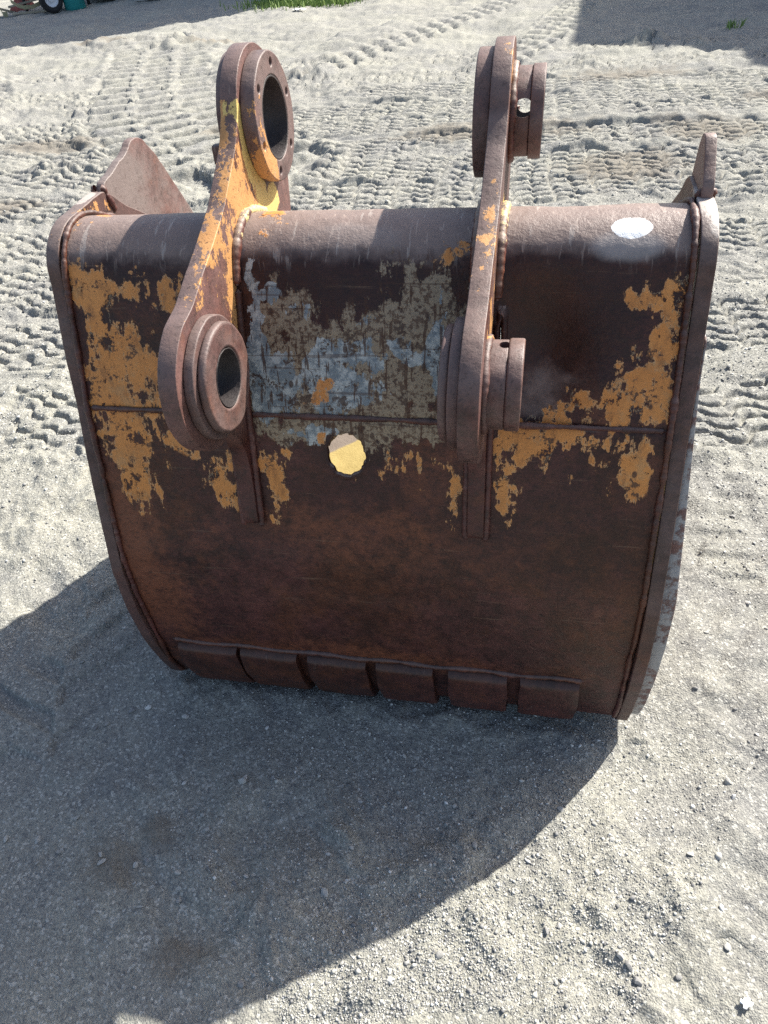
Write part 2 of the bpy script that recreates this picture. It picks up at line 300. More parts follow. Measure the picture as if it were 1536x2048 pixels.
def shell_mat():
    t = NT('rusted_painted_shell_steel'); c, n1, n2, n3 = rust_base(t)
    sepP = t.n('ShaderNodeSeparateXYZ', {0: t.P}).outputs
    red = t.attr('red'); c = t.mix(t.mul(t.step(t.add(red, t.mul(t.sub(n2, .5), 1.3)), .12, .8), .8), c, (.170, .058, .028))
    dk = t.attr('dark'); c = t.mix(t.mul(t.step(t.add(dk, t.mul(t.sub(n1, .5), 1.2)), .25, .95), .72), c, t.mix(n2, (.013, .0060, .0062), (.028, .0105, .0092)))
    # horizontal drag scratches low on the back
    drag = t.noise(1, 6, .75, t.mapv((3, 30, 70))); c = t.mix(t.mul(t.step(drag, .58, .76), .22), c, (.20, .105, .06)); drag2 = t.noise(1, 4, .6, t.mapv((5, 30, 130), (0, .12, 0))); c = t.mix(t.mul(t.step(drag2, .64, .72), .25), c, (.24, .16, .10)); c = t.mix(t.mul(t.step(t.noise(1, 7, .8, t.mapv((60, 60, 90))), .50, .38), .6), c, (.018, .0085, .007))
    hair = t.noise(1, 3, .6, t.mapv((90, 40, 9), (0, .5, 0)), 1.2); 
    # dust on the roof
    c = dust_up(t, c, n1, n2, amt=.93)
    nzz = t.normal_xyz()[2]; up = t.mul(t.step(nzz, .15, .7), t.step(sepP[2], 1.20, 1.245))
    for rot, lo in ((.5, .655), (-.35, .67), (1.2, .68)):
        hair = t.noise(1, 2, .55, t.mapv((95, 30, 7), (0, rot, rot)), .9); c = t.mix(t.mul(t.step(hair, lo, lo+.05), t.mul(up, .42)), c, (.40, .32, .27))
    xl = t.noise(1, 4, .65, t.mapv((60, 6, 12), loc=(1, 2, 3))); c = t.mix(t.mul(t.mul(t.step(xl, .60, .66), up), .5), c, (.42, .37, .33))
    e1 = t.noise(28, 7, .66); e2 = t.noise(10, 5, .6); e = t.sub(t.add(t.mul(e1, .6), t.mul(e2, .4)), .5)
    streak = t.noise(1, 6, .72, t.mapv((42, 42, 5.5))); lines = t.noise(1, 3, .6, t.mapv((75, 20, 3.2), loc=(3, 0, 0)))
    es = t.add(t.mul(e, 1.0), t.mul(t.sub(streak, .5), .75))
    pits = t.mx(t.step(t.add(t.mul(n3, .35), t.mul(e1, .65)), .455, .425), t.step(t.vor(26, v=t.mapv((1, 1, .6))), .16, .10))
    # weathered undercoat between the ears, speckled with rust
    tan = t.attr('tan'); ft = t.step(t.add(tan, t.mul(es, 1.9)), .46, .56)
    tc = t.mix(n2, (.215, .160, .105), (.32, .255, .180))
    speck = t.step(t.noise(88, 5, .72), .50, .56); tc = t.mix(t.mul(speck, .8), tc, (.070, .032, .018))
    c = t.mix(t.mul(ft, .95), c, tc)
    bl = t.attr('blue'); fb = t.step(t.add(bl, t.mul(es, 1.7)), .46, .51)
    bc = t.mix(t.step(t.noise(40, 6, .72), .44, .60), (.165, .195, .215), (.40, .42, .41))
    c = t.mix(t.mul(fb, .97), c, bc)
    runs = t.noise(1, 2, .5, t.mapv((120, 40, 2.4), loc=(3, 0, 0))); runs2 = t.noise(1, 2, .5, t.mapv((70, 30, 1.6), (0, .03, 0), (9, 0, 4)))
    cutl = t.mul(t.mx(t.step(runs, .63, .66), t.step(runs2, .64, .66)), t.step(tan, .2, .45)); c = t.mix(t.mul(cutl, .8), c, (.060, .024, .012))
    cuth = t.mul(t.step(t.noise(1, 2, .5, t.mapv((2.2, 4, 120), (0, .02, 0))), .665, .685), t.step(tan, .25, .5)); c = t.mix(t.mul(cuth, .5), c, (.060, .024, .013))
    fp = t.add(t.mul(cutl, .6), pits); c = t.mix(t.mul(t.mul(pits, t.mx(ft, fb)), .85), c, (.055, .028, .019))
    orr = t.attr('orange'); fo = t.step(t.add(t.mul(orr, .92), t.mul(es, 3.0)), .41, .53)
    oc = t.mix(t.noise(9, 5, .6), (.47, .170, .036), (.61, .275, .085)); oc = t.mix(t.mul(t.step(t.noise(24, 6, .7), .52, .66), .45), oc, (.40, .25, .12))
    rim = t.mul(t.step(t.add(t.mul(orr, .92), t.mul(es, 3.0)), .47, .505), t.step(t.add(t.mul(orr, .92), t.mul(es, 3.0)), .56, .52))
    oc = t.mix(t.mul(t.step(t.noise(1, 7, .75, t.mapv((50, 50, 8))), .50, .66), .55), oc, (.17, .070, .028)); chip = t.step(t.add(t.mul(t.noise(17, 8, .72), .7), t.mul(streak, .3)), .435, .455); fo = t.mul(t.mul(fo, chip), t.step(orr, .05, .2)); c = t.mix(t.mul(fo, t.step(e2, .30, .50, .75, .98)), c, oc); c = t.mix(t.mul(t.mul(rim, t.step(orr, .05, .2)), .5), c, (.55, .42, .26))
    c = t.mix(t.mul(t.mul(pits, fo), .9), c, (.065, .032, .021))
    gy = t.attr('grey'); c = t.mix(t.mul(t.step(t.add(gy, t.mul(e, .7)), .3, .9), .42), c, (.40, .385, .375))
    wh = t.attr('white'); fw = t.step(t.add(wh, t.mul(t.sub(t.noise(60, 4, .6), .5), .5)), .42, .5); c = t.mix(fw, c, (.80, .80, .79))
    hgt = t.add(t.add(t.mul(n3, .5), t.mul(n2, .5)), t.mul(t.mx(fo, t.mx(fb, t.mul(ft, .6))), .8))
    b = t.bump(n1, .25, .012); b = t.bump(t.noise(75, 5, .7), .28, .005, b); b = t.bump(hgt, .5, .0026, b)
    rough = t.add(t.mul(n2, .35), .30)
    return t.fin(c, rough, b, .3)

def part_mat(name, lift, blobs, dust=.75, base_paint=-.35, yellow=None, grey=.0, scrape=(), dcol=(.165, .126, .112), oc2=((.38, .165, .05), (.54, .31, .13))):
    """rusty steel with islands of old orange paint round the given spots"""
    t = NT(name); c, n1, n2, n3 = rust_base(t, lift, grey)
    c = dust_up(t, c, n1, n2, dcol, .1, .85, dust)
    m = None
    for ce, r, w in blobs:
        b = t.mul(t.math('MAXIMUM', t.blob(ce, r), -.4), w); m = b if m is None else t.mx(m, b)
    e = t.sub(t.add(t.mul(t.noise(30, 8, .75), .5), t.mul(t.noise(1, 7, .72, t.mapv((38, 30, 11), (.35, 0, 0))), .5)), .5)
    if m is not None:
        v = t.add(m, t.mul(e, 3.2)); fo = t.step(v, .34, .38)
        oc = t.mix(t.noise(9, 5, .6), *oc2)
        if yellow:
            ym = None
            for ce, r, w in yellow:
                b = t.mul(t.math('MAXIMUM', t.blob(ce, r), -.4), w); ym = b if ym is None else t.mx(ym, b)
            fy = t.step(t.add(ym, t.mul(e, 1.9)), .16, .22); oc = t.mix(fy, oc, (.60, .44, .15)); fo = t.mx(fo, fy)
        c = t.mix(t.mul(fo, .96), c, oc)
        pit = t.step(t.add(t.mul(n3, .5), t.mul(n2, .5)), .43, .40); c = t.mix(t.mul(pit, t.mul(fo, .9)), c, (.09, .045, .03))
    else: fo = 0.0
    sz = t.n('ShaderNodeSeparateXYZ', {0: t.P}).outputs[2]
    if 'ear' in name: c = t.mix(t.step(sz, .96, .89), c, rust_base(t, .9)[0])
    pk = t.step(t.add(t.mul(n3, .7), t.mul(n2, .3)), .44, .40); c = t.mix(t.mul(pk, .5), c, (.045, .026, .02))
    sc = t.noise(1, 4, .7, t.mapv((120, 22, 14), (.6, 0, 0))); c = t.mix(t.mul(t.step(sc, .64, .74), .3), c, (.30, .235, .20))
    for ce, r in scrape: c = t.mix(t.mul(t.step(t.add(t.blob(ce, r), t.mul(e, 2.2)), .15, .35), .85), c, (.42, .37, .33))
    hgt = t.add(t.add(t.mul(n3, .6), t.mul(n2, .5)), t.mul(fo, .7)) if m is not None else t.add(t.mul(n3, .6), t.mul(n2, .5))
    b = t.bump(n1, .2, .01); b = t.bump(t.noise(85, 5, .7), .28, .004, b); b = t.bump(hgt, .5, .0024, b)
    return t.fin(c, t.add(t.mul(n2, .3), .36), b, .35)
SHELL = shell_mat()
Y_ = [((-.235, .325, 1.30), (.06, .038, .12), 1.2), ((-.235, .280, 1.40), (.06, .026, .10), 1.2), ((-.235, .385, 1.268), (.06, .045, .045), 1.0)]
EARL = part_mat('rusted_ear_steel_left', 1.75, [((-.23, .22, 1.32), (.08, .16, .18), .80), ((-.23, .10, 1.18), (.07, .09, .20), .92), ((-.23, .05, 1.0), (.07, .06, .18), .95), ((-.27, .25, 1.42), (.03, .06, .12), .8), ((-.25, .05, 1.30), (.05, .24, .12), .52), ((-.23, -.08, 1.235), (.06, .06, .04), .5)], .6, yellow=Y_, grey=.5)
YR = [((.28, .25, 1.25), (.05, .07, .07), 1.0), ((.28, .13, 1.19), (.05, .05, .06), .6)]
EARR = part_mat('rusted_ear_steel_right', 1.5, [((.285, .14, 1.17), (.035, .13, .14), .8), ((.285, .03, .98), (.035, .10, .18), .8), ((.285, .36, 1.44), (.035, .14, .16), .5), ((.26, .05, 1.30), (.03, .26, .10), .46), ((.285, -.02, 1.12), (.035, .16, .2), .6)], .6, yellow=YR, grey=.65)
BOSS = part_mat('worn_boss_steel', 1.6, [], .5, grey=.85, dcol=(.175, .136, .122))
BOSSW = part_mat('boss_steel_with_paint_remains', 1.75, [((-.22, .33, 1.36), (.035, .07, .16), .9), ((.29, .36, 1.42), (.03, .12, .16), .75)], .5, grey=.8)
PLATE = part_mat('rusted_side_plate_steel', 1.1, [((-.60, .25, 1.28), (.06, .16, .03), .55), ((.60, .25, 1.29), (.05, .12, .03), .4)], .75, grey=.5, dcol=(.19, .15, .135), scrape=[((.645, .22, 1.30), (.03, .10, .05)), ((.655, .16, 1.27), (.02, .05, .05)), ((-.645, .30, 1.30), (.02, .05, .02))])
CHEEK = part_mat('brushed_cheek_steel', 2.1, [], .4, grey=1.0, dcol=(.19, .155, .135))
BORE_SHADE = plain('dark_bore_shade', (.030, .024, .024), .55, .4, 25, .4)  # dark colour stands in for the shade inside the ear bores
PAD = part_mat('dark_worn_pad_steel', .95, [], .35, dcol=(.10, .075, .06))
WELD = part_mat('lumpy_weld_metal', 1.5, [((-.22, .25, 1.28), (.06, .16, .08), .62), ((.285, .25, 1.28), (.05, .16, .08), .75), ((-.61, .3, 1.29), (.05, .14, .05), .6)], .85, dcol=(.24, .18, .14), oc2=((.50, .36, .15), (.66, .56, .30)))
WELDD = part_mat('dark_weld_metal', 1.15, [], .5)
def wear_mat():
    t = NT('scraped_grey_wear_steel'); c, n1, n2, n3 = rust_base(t, 1.5)
    f = t.step(t.add(t.mul(t.noise(14, 7, .75), .5), t.mul(n2, .5)), .47, .56)
    g = t.mix(n3, (.20, .195, .19), (.40, .39, .385)); c = t.mix(t.sub(1.0, t.mul(f, .85)), c, g)
    return t.fin(c, .6, t.bump(t.add(n2, n3), .6, .003), .4)
WEAR = wear_mat()
def inner_mat():
    t = NT('bucket_floor_sand'); sp = t.n('ShaderNodeSeparateXYZ', {0: t.P}).outputs
    # heap edge of the yellow sand: beyond it the floor is covered in grey brown dust
    d = t.add(t.sub(sp[1], t.mul(sp[0], .96)), t.mul(t.sub(t.noise(8, 5, .6), .5), .05))
    c = t.mix(t.noise(40, 6, .7), (.24, .18, .065), (.37, .29, .12)); c2 = t.mix(t.noise(30, 6, .7), (.13, .105, .085), (.20, .165, .135))
    c = t.mix(t.step(d, 1.445, 1.465), c, c2)
    return t.fin(c, .9, t.bump(t.noise(120, 4, .7), .6, .004), .15)

# ------------------------------------------------------------------ bucket geometry
bucket = empty('excavator_bucket', (0, 0, 0))
tag(bucket, 'rusty brown excavator bucket with peeling orange and blue paint standing on the sandy yard', 'bucket')

BC, BR = (.208, 1.180), .112
PROF = [(.5, 1.172), (.42, 1.214)]+[(BC[0]+BR*math.cos(t), BC[1]+BR*math.sin(t)) for t in np.radians(np.linspace(68, 159.6, 10))]+[(.004, .943), (-.05, .72), (-.083, .58), (-.092, .45), (-.088, .30), (-.074, .15), (-.040, .052), (.02, .020), (.3, .022), (.9, .022), (1.2, .06)]
PROF = np.array(PROF); PL = np.r_[0, np.cumsum(np.hypot(*np.diff(PROF, axis=0).T))]
def prof_at(s): return np.stack([np.interp(s, PL, PROF[:, 0]), np.interp(s, PL, PROF[:, 1])], -1)
sf = np.arange(0, PL[-1], .002); pf = prof_at(sf)
ker = np.hanning(41); ker /= ker.sum()
pad_ = np.pad(pf, ((20, 20), (0, 0)), mode='reflect', reflect_type='odd')
psm = np.stack([np.convolve(pad_[:, k], ker, 'valid') for k in (0, 1)], -1)
def ps(s): return np.stack([np.interp(s, sf, psm[:, 0]), np.interp(s, sf, psm[:, 1])], -1)
def pnrm(s):
    d = ps(s+.004)-ps(s-.004); d /= np.linalg.norm(d, axis=-1)[..., None]; return np.stack([d[..., 1], -d[..., 0]], -1)

def s_of_z(z): return float(np.interp(-z, -psm[sf.searchsorted(.3):sf.searchsorted(1.7), 1], sf[sf.searchsorted(.3):sf.searchsorted(1.7)]))
SEAM = s_of_z(.943)
def build_shell():
    xs = np.linspace(-.622, .622, 226); ss = np.concatenate([np.arange(.002, 1.72, .0055), np.arange(1.72, PL[-1]-.004, .02)])
    X, S = np.meshgrid(xs, ss); Pp = ps(S); N = pnrm(S)
    Y, Z = Pp[..., 0], Pp[..., 1]
    off = .0022*fbm(X*3.2, S*3.2, 3)+.0007*fbm(X*22, S*22, 3)
    off = off-.045*np.exp(-((X-.37)/.085)**2-((S-s_of_z(1.08))/.12)**2)-.012*np.exp(-((X+.02)/.3)**2-((S-1.15)/.25)**2)
    off = off-.003*np.exp(-((S-SEAM-.004*X)/.006)**2)
    Y = Y+N[..., 0]*off; Z = Z+N[..., 1]*off
    nr, nc = X.shape
    keep = np.ones((nr-1, nc-1), bool); Xc = (X[1:, 1:]+X[:-1, :-1])/2; Sc = (S[1:, 1:]+S[:-1, :-1])/2
    holes = [(-.0265, s_of_z(.8610), .0440, .0510), (.2895, s_of_z(1.095), .009, .060)]
    for cx, cs, rx, rs in holes: keep &= np.hypot((Xc-cx)/rx, (Sc-cs)/rs) > 1
    # snap the vertices on the rims
    vn = np.zeros((nr, nc)); 
    for di in (0, 1):
        for dj in (0, 1): vn[di:nr-1+di, dj:nc-1+dj] += keep
    for cx, cs, rx, rs in holes:
        ang = np.arctan2((S-cs)/rs, (X-cx)/rx); d = np.hypot((X-cx)/rx, (S-cs)/rs)
        m = (vn > 0) & (vn < 4) & (d < 1.9) & (S > .01) & (np.abs(X) < .62)
        jag = 1+.03*np.sin(ang*9+1)+.015*np.sin(ang*15)+.02*np.sin(ang*4)
        nx = cx+rx*np.cos(ang)*jag; ns = cs+rs*np.sin(ang)*jag
        q = ps(ns); X = np.where(m, nx, X); Y = np.where(m, q[..., 0], Y); Z = np.where(m, q[..., 1], Z); S = np.where(m, ns, S)
    V = np.stack([X, Y, Z], -1).reshape(-1, 3)
    i, j = np.nonzero(keep); F = np.stack([i*nc+j, i*nc+j+1, (i+1)*nc+j+1, (i+1)*nc+j], -1)
    me = bpy.data.meshes.new('shell'); me.from_pydata(V.tolist(), [], F[:, ::-1].tolist()); me.update()
    def attr(name, blobs, p=1.0):
        m = np.zeros(X.size); xx, s2 = X.ravel(), S.ravel(); u0, v0 = xx, s2
        if name in ('orange', 'blue', 'tan', 'dark', 'red'):
            xx = u0+.020*fbm(u0*8+3, v0*8, 2)+.010*fbm(u0*34, v0*34+5, 3); s2 = v0+.022*fbm(u0*8-9, v0*6+2, 2)+.012*fbm(u0*34+7, v0*30, 3)
        for cx, cs, rx, rs, w in blobs:
            d = np.hypot((xx-cx)/max(rx, .008), (s2-cs)/max(rs, .008)); m = np.maximum(m, w*np.clip(1.5-.75*d, 0, 1.0))
        if name in ('orange', 'blue'): m = m*(.92+.38*fbm(u0*12+1, v0*9, 3))
        a = me.attributes.new(name, 'FLOAT', 'POINT'); a.data.foreach_set('value', m.astype(np.float32))
    attr('orange', PAINT_ORANGE); attr('blue', PAINT_BLUE); attr('tan', PAINT_TAN); attr('white', PAINT_WHITE); attr('grey', DUST_GREY); attr('red', RUST_RED); attr('dark', RUST_DARK)
    bm = bmesh.new(); bm.from_mesh(me); bmesh.ops.delete(bm, geom=[v for v in bm.verts if not v.link_faces], context='VERTS'); bm.to_mesh(me); bm.free()
    finish(me, 50); me.materials.append(SHELL)
    o = link(bpy.data.objects.new('shell', me)); sm = o.modifiers.new('thickness', 'SOLIDIFY'); sm.thickness = .009; sm.offset = -1
    return o

shell = build_shell(); shell.parent = bucket; shell['label'] = 'curved rusty back and roof sheet with patchy orange and blue paint'

def resample(pts, step=.006, jit=.0006, closed=True, seed=0):
    P = np.array(pts+[pts[0]] if closed else pts, float); L = np.r_[0, np.cumsum(np.hypot(*np.diff(P, axis=0).T))]
    n = max(8, int(L[-1]/step)); s = np.linspace(0, L[-1], n, endpoint=not closed); q = np.stack([np.interp(s, L, P[:, k]) for k in (0, 1)], -1)
    for _ in range(2): q = .25*np.roll(q, 1, 0)+.5*q+.25*np.roll(q, -1, 0) if closed else q
    d = np.roll(q, -1, 0)-np.roll(q, 1, 0); d /= np.linalg.norm(d, axis=1)[:, None]+1e-9
    k = jit*(fbm(s*14+seed*7.7, s*0+seed, 3)+.45*fbm(s*150, s*0+seed+5, 2)); return q+np.stack([-d[:, 1], d[:, 0]], -1)*k[:, None]
def arc(c, r, a0, a1, n=24):
    return [(c[0]+r*math.cos(t), c[1]+r*math.sin(t)) for t in np.radians(np.linspace(a0, a1, n))]
def circle(c, r, n=64, jit=0, seed=0):
    return [(c[0]+(r+jit*math.sin(5*t+seed)+jit*.6*math.sin(13*t+seed*2))*math.cos(t), c[1]+(r+jit*math.sin(5*t+seed)+jit*.6*math.sin(13*t+seed*2))*math.sin(t)) for t in np.linspace(0, 2*math.pi, n, endpoint=False)]
def plate(name, outline, holes, x0, x1, mat, parent, bevel=.0025, sharp=40):
    """a flat plate in the YZ plane between x0 and x1, with round holes and softened edges"""
    cu = bpy.data.curves.new(name, 'CURVE'); cu.dimensions = '2D'; cu.fill_mode = 'BOTH'
    cu.extrude = (x1-x0)/2-bevel; cu.bevel_depth = bevel; cu.bevel_resolution = 2; cu.offset = -bevel
    for pts in [outline]+holes:
        sp = cu.splines.new('POLY'); sp.points.add(len(pts)-1)
        for p, (u, v) in zip(sp.points, pts): p.co = (u, v, 0, 1)
        sp.use_cyclic_u = True
    tmp = bpy.data.objects.new('tmp', cu); COL.objects.link(tmp)
    me = bpy.data.meshes.new_from_object(tmp.evaluated_get(bpy.context.evaluated_depsgraph_get()))
    bpy.data.objects.remove(tmp); bpy.data.curves.remove(cu)
    me.transform(Matrix(((0, 0, 1, (x0+x1)/2), (1, 0, 0, 0), (0, 1, 0, 0), (0, 0, 0, 1))))
    me.name = name; me.materials.clear(); me.materials.append(mat); finish(me, sharp)
    return link(bpy.data.objects.new(name, me), parent)
def bake(o):
    """apply an object's modifiers"""
    me = bpy.data.meshes.new_from_object(o.evaluated_get(bpy.context.evaluated_depsgraph_get())); o.modifiers.clear(); o.data = me; return o
def weld(name, pts, r, mat, parent, seed=0, rip=.3, pitch=.009, step=.003, sides=8):
    P = np.array(pts, float); L = np.r_[0, np.cumsum(np.linalg.norm(np.diff(P, axis=0), axis=1))]; s = np.arange(0, L[-1], step)
    q = np.stack([np.interp(s, L, P[:, k]) for k in range(3)], -1)
    tn = np.gradient(q, axis=0); tn /= np.linalg.norm(tn, axis=1)[:, None]
    a = np.array((1.0, 0, 0)) if abs(tn[len(tn)//2, 0]) < .8 else np.array((0, 1.0, 0))
    n1 = a-tn*(tn@a)[:, None]; n1 /= np.linalg.norm(n1, axis=1)[:, None]; n2 = np.cross(tn, n1)
    rr = r*(1+rip*.22*np.abs(np.sin(math.pi*s/pitch+1.5*pn(s*30, s*0+seed)))+rip*1.0*fbm(s*18+seed*3, s*0+seed, 4, .6)); rr[:2] *= .4; rr[-2:] *= .4
    t = np.linspace(0, 2*math.pi, sides, endpoint=False)
    wob = r*rip*.5*fbm(s*9+seed, s*0+3.3, 2)
    V = q[:, None]+(n1*wob[:, None])[:, None]+rr[:, None, None]*(np.cos(t)[None, :, None]*n1[:, None]+np.sin(t)[None, :, None]*n2[:, None])
    n = len(s); F = [(i*sides+j, i*sides+(j+1) % sides, (i+1)*sides+(j+1) % sides, (i+1)*sides+j) for i in range(n-1) for j in range(sides)]
    F += [tuple(range(sides))[::-1], tuple((n-1)*sides+j for j in range(sides))]
    return mesh_obj(name, V.reshape(-1, 3), F, mat, parent, 60)
def along(x, s0, s1, lift=0.0, n=120):
    s = np.linspace(s0, s1, n); p = ps(s)+pnrm(s)*lift; return np.c_[np.full(n, x), p]

# side plates, each with its raised cheek, its weld and its rear cap
SIDE = [(.372, 1.290), (.343, 1.306), (.189, 1.298), (.15, 1.286), (.118, 1.262), (.098, 1.230), (.088, 1.19), (.070, 1.130), (.041, 1.040), (.020, .950), (-.020, .828), (-.058, .697), (-.103, .523), (-.111, .397), (-.103, .267), (-.073, .125), (-.045, .046), (-.005, .006), (.06, -.002), (.9, -.002), (1.2, .03), (1.24, .1), (1.04, .55), (.80, 1.0), (.70, 1.09), (.42, 1.25)]
CHK = [(.34, 1.22), (.352, 1.300), (.37, 1.316), (.395, 1.322), (.43, 1.328), (.488, 1.342), (.51, 1.35), (.528, 1.362), (.563, 1.364), (.595, 1.352), (.641, 1.304), (.679, 1.250), (.752, 1.145), (.84, 1.0), (.7, .98), (.45, 1.12)]
CHKR = [(.24, 1.24), (.222, 1.30), (.226, 1.322), (.262, 1.362), (.292, 1.388), (.318, 1.386), (.335, 1.362), (.352, 1.30), (.375, 1.22), (.40, 1.12), (.36, 1.08), (.30, 1.12)]
for sg in (-1, 1):
    a, b = sorted((sg*.625, sg*.655))
    sp_ = plate('side_plate', resample(SIDE, .008, .0011, seed=sg+3).tolist(), [], a, b, PLATE, bucket, .0025)
    sp_['label'] = 'left rusty side plate' if sg < 0 else 'right rusty side plate with scraped grey outer edge'
    a, b = sorted((sg*.631, sg*.651))
    ck = plate('cheek_plate', resample(CHK if sg < 0 else CHKR, .005, .003 if sg < 0 else .0015, seed=sg+8).tolist(), [], a, b, CHEEK, sp_, .002); ck['label'] = 'pointed bare brown cheek rising above the roof'
    weld('weld_bead', along(sg*.617, s_of_z(1.2)-.30, s_of_z(.06), .004, 300), .0058, WELDD, sp_, sg+5, .5, .017)
    yk = .352 if sg < 0 else .235
    weld('weld_bead', [(sg*.656, yk, 1.296), (sg*.652, yk+.002, 1.308), (sg*.630, yk+.002, 1.308), (sg*.626, yk+.004, 1.285), (sg*.628, yk+.02, 1.25)], .007, WELDD, sp_, sg+9, .8)
wp = plate('wear_strip', resample([(.07, 1.10), (.035, .96), (.0, .83), (-.035, .70), (-.075, .52), (-.082, .40), (-.072, .27), (-.045, .13), (-.01, .03), (.12, .012), (.12, .4), (.12, .8), (.16, 1.10)], .008, .0008, seed=21).tolist(), [], .6575, .690, WEAR, bucket, .003)
n = len(wp.data.vertices); co = np.empty(n*3, np.float32); wp.data.vertices.foreach_get('co', co); co = co.reshape(-1, 3)
co[:, 0] = .6575+(co[:, 0]-.6575)*np.clip((1.1-co[:, 2])/.55, .12, 1); wp.data.vertices.foreach_set('co', co.ravel()); wp.data.update()
wp['label'] = 'scraped grey wear strip along the right edge'

# mounting ears with bosses
U, Lw = (.402, 1.424), (-.105, 1.098)
EAR = arc(U, .136, -38, 165)+[(.232, 1.415), (.148, 1.356), (.118, 1.336), (.052, 1.305), (-.039, 1.268), (-.10, 1.240)]+arc(Lw, .139, 112, 275)+[(-.072, .945), (-.055, .915), (-.044, .88), (-.042, .84), (-.053, .78), (-.065, .73), (-.071, .70), (-.062, .688), (-.045, .685), (-.03, .78), (.015, .93), (.06, 1.05), (.12, 1.18), (.2, 1.25), (.36, 1.21), (.48, 1.165), (.497, 1.22), (.516, 1.30)]
def disc(name, c, r0, hole, x0, x1, mat, parent, bevel=.003, extra=()):
    return plate(name, circle(c, r0, 72, .0006, x0*50), [circle(c, hole, 56)]+[circle(e, er, 14) for e, er in extra], x0, x1, mat, parent, bevel)
def boolean_hole(o, c, axis, r, length=.3):
    bm = bmesh.new(); bmesh.ops.create_cone(bm, cap_ends=True, segments=24, radius1=r, radius2=r, depth=length)
    me = bpy.data.meshes.new('cut'); bm.to_mesh(me); bm.free(); k = bpy.data.objects.new('cut', me); COL.objects.link(k)
    k.matrix_world = Matrix.Translation(c) @ Vector(axis).normalized().to_track_quat('Z', 'Y').to_matrix().to_4x4()
    m = o.modifiers.new('b', 'BOOLEAN'); m.object = k; m.operation = 'DIFFERENCE'; m.solver = 'EXACT'
    bake(o); finish(o.data, 40); bpy.data.objects.remove(k)
for sg in (-1, 1):
    xin, xout = sg*.240, sg*.275          # faces towards and away from the middle
    a, b = sorted((xin, xout)); mat = EARL if sg < 0 else EARR
    ear = plate('mounting_ear', resample(EAR, .006, .0009, seed=sg+30).tolist(), [circle(U, .079, 64), circle(Lw, .056, 56)], a, b, mat, bucket, .0018)
    ear['label'] = 'left mounting ear with bright yellow paint below its upper ring' if sg < 0 else 'right mounting ear seen nearly edge on'
    a, b = sorted((sg*.2085, sg*.2395))
    bolts = [((U[0]+.100*math.cos(rad(t)), U[1]+.100*math.sin(rad(t))), .0078) for t in (78, 138, 198, 258, 318, 18)]
    disc('upper_ring', U, .121, .0785, a, b, BOSSW, ear, .003, bolts)
    a, b = sorted((sg*.2200, sg*.2395)); disc('lower_flange', Lw, .1155, .0558, a, b, BOSS, ear, .003)
    a, b = sorted((sg*.2030, sg*.2200)); disc('lower_boss', Lw, .1030, .0556, a, b, BOSS, ear, .006)
    # added sleeves whose near-black colour paints the shade inside the bores
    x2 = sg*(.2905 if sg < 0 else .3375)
    a, b = sorted((sg*.2092, x2)); disc('bore_shade_sleeve', U, .0783, .0745, a, b, BORE_SHADE, ear, .0008)
    a, b = sorted((sg*.2040, x2)); disc('bore_shade_sleeve', Lw, .0555, .0530, a, b, BORE_SHADE, ear, .0008)
    # outer bosses
    if sg < 0:
        disc('outer_upper_boss', U, .126, .0785, -.288, -.2755, BOSS, ear, .002); disc('outer_lower_boss', Lw, .112, .0556, -.290, -.2755, BOSS, ear, .002)
        box_tab = plate('stop_tab', resample([(.262, 1.372), (.286, 1.372), (.288, 1.408), (.264, 1.408)], .004, .0004).tolist(), [], -.306, -.2885, BOSS, ear, .002)
    else:
        ub = .0835
        o1 = disc('outer_upper_boss', U, ub, .0788, .2755, .312, BOSS, ear, .002); boolean_hole(o1, (.300, U[0], U[1]+.012), (0, 1, -.17), .017)
        sl_ = [o for o in ear.children if o.name.startswith('bore_shade_sleeve')][0]; boolean_hole(sl_, (.300, U[0], U[1]+.012), (0, 1, -.17), .017)
        disc('outer_upper_collar', U, ub+.004, .0788, .3122, .337, BOSS, ear, .002)
        o2 = disc('outer_lower_boss', Lw, .0775, .0560, .2755, .312, BOSS, ear, .002); boolean_hole(o2, (.306, Lw[0], Lw[1]+.07), (0, .12, 1), .010, .07)
        disc('outer_lower_collar', Lw, .0795, .0562, .3122, .339, BOSS, ear, .004)
    # fillet welds where the ear meets the shell and where the bosses meet the ear
    for xx, seed in ((xin-sg*.004, 1), (xout+sg*.004, 2)):
        s0, s1 = s_of_z(1.2)-.26, s_of_z(.68)
        if sg > 0 and seed == 2:
            weld('weld_bead', along(xx, s0, s_of_z(1.165), .004), .010, WELD, ear, 3, .25, .014); weld('weld_bead', along(xx, s_of_z(1.02), s1, .003), .008, WELDD, ear, 4, .18, .014)
        else:
            weld('weld_bead', along(xx, s0, s_of_z(1.19), .004), .010, WELD, ear, 5+seed+sg, .25, .014); weld('weld_bead', along(xx, s_of_z(1.185), s1, .003), .008, WELDD, ear, 7+seed+sg, .18, .014)
    if sg < 0: continue
    ring = [(xout+sg*.003, U[0]+(ub+.003)*math.cos(t), U[1]+(ub+.003)*math.sin(t)) for t in np.linspace(0, 2*math.pi, 90)]
    weld('weld_bead', ring, .008, WELD, ear, 12+sg, .3, .02)
    ring = [(xout+sg*.003, Lw[0]+.080*math.cos(t), Lw[1]+.080*math.sin(t)) for t in np.linspace(0, 2*math.pi, 90)]
    weld('weld_bead', ring, .007, EARR, ear, 14+sg, .3, .02)

